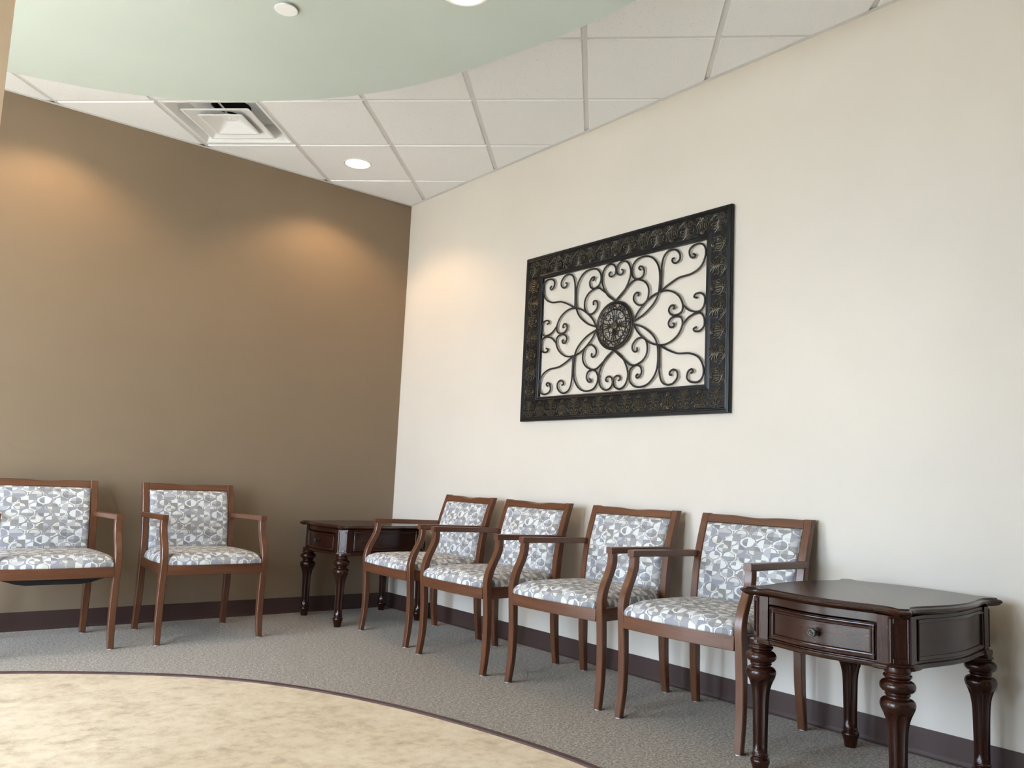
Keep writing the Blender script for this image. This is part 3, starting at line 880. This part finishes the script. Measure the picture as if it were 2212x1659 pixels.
# scrollwork, traced for one quadrant, mirrored four ways
SCR = [[(-0.001,0.134),(0.058,0.174),(0.095,0.228),(0.108,0.279),(0.091,0.327),(0.056,0.348),(0.021,0.340),(0.003,0.316),(0.008,0.288),(0.028,0.276),(0.048,0.281),(0.053,0.295),(0.040,0.304)],
 [(-0.001,0.134),(0.086,0.2),(0.13,0.227),(0.168,0.226),(0.212,0.206),(0.237,0.169),(0.234,0.119),(0.207,0.09),(0.169,0.09),(0.137,0.116),(0.135,0.143),(0.151,0.158),(0.168,0.154),(0.167,0.136)],
 [(0.138,0.008),(0.209,0.035),(0.272,0.081),(0.303,0.13),(0.312,0.193),(0.308,0.252),(0.288,0.298),(0.25,0.333),(0.202,0.346),(0.15,0.338),(0.119,0.307),(0.115,0.27),(0.131,0.242),(0.163,0.230),(0.194,0.241),(0.203,0.269),(0.190,0.292),(0.172,0.297),(0.166,0.287),(0.178,0.277)],
 [(0.138,0.008),(0.17,0.055),(0.225,0.102),(0.28,0.13),(0.343,0.14),(0.397,0.127),(0.442,0.095),(0.465,0.05),(0.457,0.015),(0.423,0.003),(0.390,0.011),(0.376,0.033),(0.387,0.054),(0.406,0.055),(0.413,0.041),(0.404,0.036)],
 [(0.317,0.135),(0.319,0.221),(0.323,0.278),(0.338,0.324),(0.369,0.345),(0.409,0.343),(0.438,0.317),(0.439,0.287),(0.415,0.272),(0.393,0.282),(0.392,0.297),(0.404,0.299)],
 [(0.318,0.140),(0.374,0.169),(0.426,0.190),(0.457,0.195),(0.516,0.200),(0.568,0.223),(0.595,0.263),(0.600,0.303),(0.587,0.332),(0.559,0.345),(0.521,0.340),(0.500,0.320),(0.507,0.289),(0.527,0.279),(0.537,0.290),(0.524,0.300)],
 [(0.465,0.05),(0.504,0.018),(0.545,0.004),(0.578,0.008),(0.598,0.034),(0.598,0.072),(0.573,0.094),(0.544,0.093),(0.535,0.080),(0.553,0.072)]]
for sx in (1, -1):
    for sy in (1, -1):
        for P in SCR:
            m = MB()
            m.tube([ap(sx*u, sy*v, 0.016) for u, v in cat(P, 6)], 0.0052, 7, 0.9, (1, 0, 0))
            m.build('scroll', MAT['iron'], art, angle=60)
# medallion
med = empty('medallion'); med.parent = art
def torus(R, r, d, flat=1.0, n=64, k=8):
    m = MB(); V = []; Fq = []
    for i in range(n):
        a = 2*pi*i/n
        for j in range(k):
            c = 2*pi*j/k; rr = R+r*cos(c); V.append(ap(rr*cos(a), rr*sin(a), d+r*flat*sin(c)))
    for i in range(n):
        for j in range(k): Fq.append((i*k+j, ((i+1) % n)*k+j, ((i+1) % n)*k+(j+1) % k, i*k+(j+1) % k))
    m.add(V, Fq); return m
def ring_part(name, Rs, mat):
    m = MB()
    for R, r, d, fl in Rs: q = torus(R, r, d, fl); m.add(q.v, q.f)
    return m.build(name, mat, med, angle=60)
ring_part('outer_ring', [(0.128, 0.0075, 0.019, 0.7), (0.119, 0.0028, 0.022, 1)], MAT['bronze'])
ring_part('inner_ring', [(0.088, 0.0042, 0.020, 1)], MAT['bronze'])
m = MB()
def st2(pts, r0, r1, rot, c=(0, 0)):
    P = cat(pts, 4) if len(pts) > 2 else [tuple(a+(b_-a)*k/3 for a, b_ in zip(*pts)) for k in range(4)]
    Q = [(x*cos(rot)-y*sin(rot), x*sin(rot)+y*cos(rot)) for x, y in P]
    m.tube([ap(x, y, 0.019) for x, y in Q], lambda t: r0+(r1-r0)*t, 5, 1.0, (1, 0, 0))
for k in range(16):
    a = 2*pi*k/16; s = 1 if k % 2 else -1
    st2([(s*-.016, .092), (s*-.006, .104), (s*.010, .104), (s*.012, .095), (s*.004, .094)], .0036, .0024, a)
    st2([(s*.010, .115), (s*.002, .108), (s*-.012, .113)], .0032, .0022, a)
    st2([(0, .091), (s*.014, .099), (s*.018, .114)], .0030, .0026, a)
m.build('filigree_band', MAT['bronze'], med, angle=60)
m = MB()
for k in range(4):
    a = k*pi/2
    st2([(0, .012), (0, .045), (0, .084)], .0045, .0028, a)
    for s in (-1, 1):
        st2([(0, .032), (s*.010, .055), (s*.022, .080)], .0032, .0026, a)
        st2([(0, .026), (s*.008, .042), (s*.012, .082)], .0028, .0022, a)
    a += pi/4
    for s in (-1, 1):
        st2([(s*.004, .012), (s*.016, .030), (s*.012, .048), (s*.002, .050), (s*.002, .040)], .0038, .0024, a)
        st2([(s*.003, .050), (s*.016, .060), (s*.020, .073), (s*.010, .078), (s*.007, .070)], .0036, .0022, a)
        st2([(s*.020, .030), (s*.026, .044), (s*.022, .056)], .0034, .002, a)
m.build('rosette', MAT['bronze'], med, angle=60)
m = MB()
for k in range(8): st2([(0, .0), (.007, .010), (0, .019), (-.007, .010), (0, .002)], .0042, .0042, k*pi/4)
m.build('centre_boss', MAT['relief'], med, angle=60)

# ------------------------------------------------------------------ ceiling fittings
def downlight(cx, cy, z, label, energy, spot=150, flush=0.0):
    root = empty('downlight', (cx, cy, z)); tag(root, label, 'ceiling light', 'recessed downlights')
    m = MB(); m.lathe([(0.0815, 0.004), (0.093, 0.002), (0.0945, -0.001), (0.092, -0.0035), (0.084, -0.004), (0.0795, -0.001), (0.078, 0.006)], 40, caps=(False, False))
    m.build('trim_ring', MAT['white_paint'], root)
    m = MB(); m.lathe([(0.0795, 0.0), (0.076, 0.03), (0.068, 0.065)], 40, caps=(False, False)); m.build('reflector', MAT['white_paint'], root)
    m = MB(); m.lathe([(0.0785, 0.0155-flush), (0.06, 0.013-flush), (0.03, 0.011-flush), (0.002, 0.0105-flush)], 40); m.build('lens', MAT['lamp'], root)
    l = bpy.data.lights.new('downlight_bulb', 'SPOT'); l.energy = energy; l.color = (1.0, 0.66, 0.36)
    l.spot_size = math.radians(spot); l.spot_blend = 0.45; l.shadow_soft_size = 0.05
    lo = bpy.data.objects.new('downlight_bulb', l); link(lo, root); lo.location = (0, 0, -0.012)
    return root
E_TILE, E_SOF = 31, 17
c = gp(3.5, 2.5); downlight(c[0], c[1], HC-0.007, 'lit round downlight in the tile ceiling near the corner', E_TILE, 128)
c = gp(5.5, 0.5); downlight(c[0], c[1], HC-0.007, 'round downlight in the tile ceiling above the leftmost armchair, behind the soffit edge', E_TILE, 128)
downlight(-1.590, -2.893, ZS, 'lit round downlight in the green soffit cut off by the top edge', E_SOF, 140, 0.017)
downlight(-4.6, -4.2, ZS, 'added unseen downlight in the green soffit beyond the left edge, extra light for the partition', E_SOF, 140, 0.017)  # extra lamp out of view, added to help light the partition
sp = empty('sprinkler_cover', (-2.036, -2.331, ZS)); tag(sp, 'white round cover plate standing just below the green soffit', 'sprinkler')
m = MB(); m.lathe([(0.0, -0.014), (0.043, -0.014), (0.0445, -0.0125), (0.0445, -0.0105), (0.043, -0.0095), (0.0, -0.0095)], 36, caps=(False, False)); m.build('cover_plate', plain('sprinkler_white', (0.9, 0.9, 0.9), 0.4), sp)
m = MB(); m.lathe([(0.032, -0.0095), (0.032, 0.0)], 28); m.build('cup', MAT['white_paint'], sp)

# square cone air diffuser
dc = gp(DIFF[0]+0.5, DIFF[1]+0.5)
df = empty('air_diffuser', (dc[0], dc[1], HC), GA); tag(df, 'white square louvred air diffuser set in the tile ceiling', 'air vent')
def rsq(h, z, rc=0.012, k=4):
    out = []
    for qx, qy, a0 in ((1, 1, 0), (-1, 1, pi/2), (-1, -1, pi), (1, -1, 3*pi/2)):
        for j in range(k+1):
            a = a0+pi/2*j/k; out.append((qx*(h-rc)+rc*cos(a), qy*(h-rc)+rc*sin(a), z))
    return out
def circ(r, z, n=20):
    # same point count and start direction as rsq
    return [(r*cos(2*pi*(j+0.5)/n - 0.0), r*sin(2*pi*(j+0.5)/n), z) for j in range(n)]
m = MB(); m.loft([rsq(0.2925, 0.010, 0.004), rsq(0.2925, -0.004, 0.004), rsq(0.277, -0.004, 0.006), rsq(0.272, 0.0, 0.006), rsq(0.225, 0.095, 0.02), circ(0.118, 0.105), circ(0.116, 0.19)], (False, False))
m.build('back_pan', MAT['white_paint'], df, angle=30)
m = MB(); m.loft([circ(0.1155, 0.106), circ(0.1155, 0.22), circ(0.02, 0.22)], (False, True)); m.build('duct', MAT['dark'], df)
def louver(name, h, hn, z, zt, hole):
    m = MB(); rings = [rsq(h-0.003, z+0.004), rsq(h, z+0.001), rsq(h-0.002, z-0.002), rsq(h-0.013, z-0.002), rsq(h-0.016, z+0.001)]
    if hole: rings += [rsq(hn, zt, 0.02), circ(hn*0.80, zt+0.006), circ(hn*0.80+0.002, zt+0.009), rsq(hn+0.006, zt+0.004, 0.02), rsq(h-0.003, z+0.004)]
    else: rings += [circ(hn+0.004, zt), circ(hn, zt-0.003), circ(hn*0.3, zt-0.003), circ(0.006, zt-0.002)]
    m.loft(rings, (False, not hole)); return m.build(name, MAT['white_paint'], df, angle=30)
louver('outer_louver', 0.208, 0.105, -0.008, 0.030, True)
louver('inner_louver', 0.137, 0.046, -0.010, 0.034, False)
m = MB(); m.lathe([(0.0, 0.022), (0.008, 0.023), (0.009, 0.027), (0.009, 0.031)], 14); m.build('screw_cap', MAT['white_paint'], df)
m = MB()
m.tube([(0.0, 0.0, 0.026), (-0.02, -0.05, 0.07), (-0.035, -0.12, 0.088), (-0.04, -0.15, 0.092), (-0.055, -0.195, 0.07)], 0.008, 4, 0.3, (0, 0, 1)); m.build('hanger_strap', MAT['white_paint'], df)
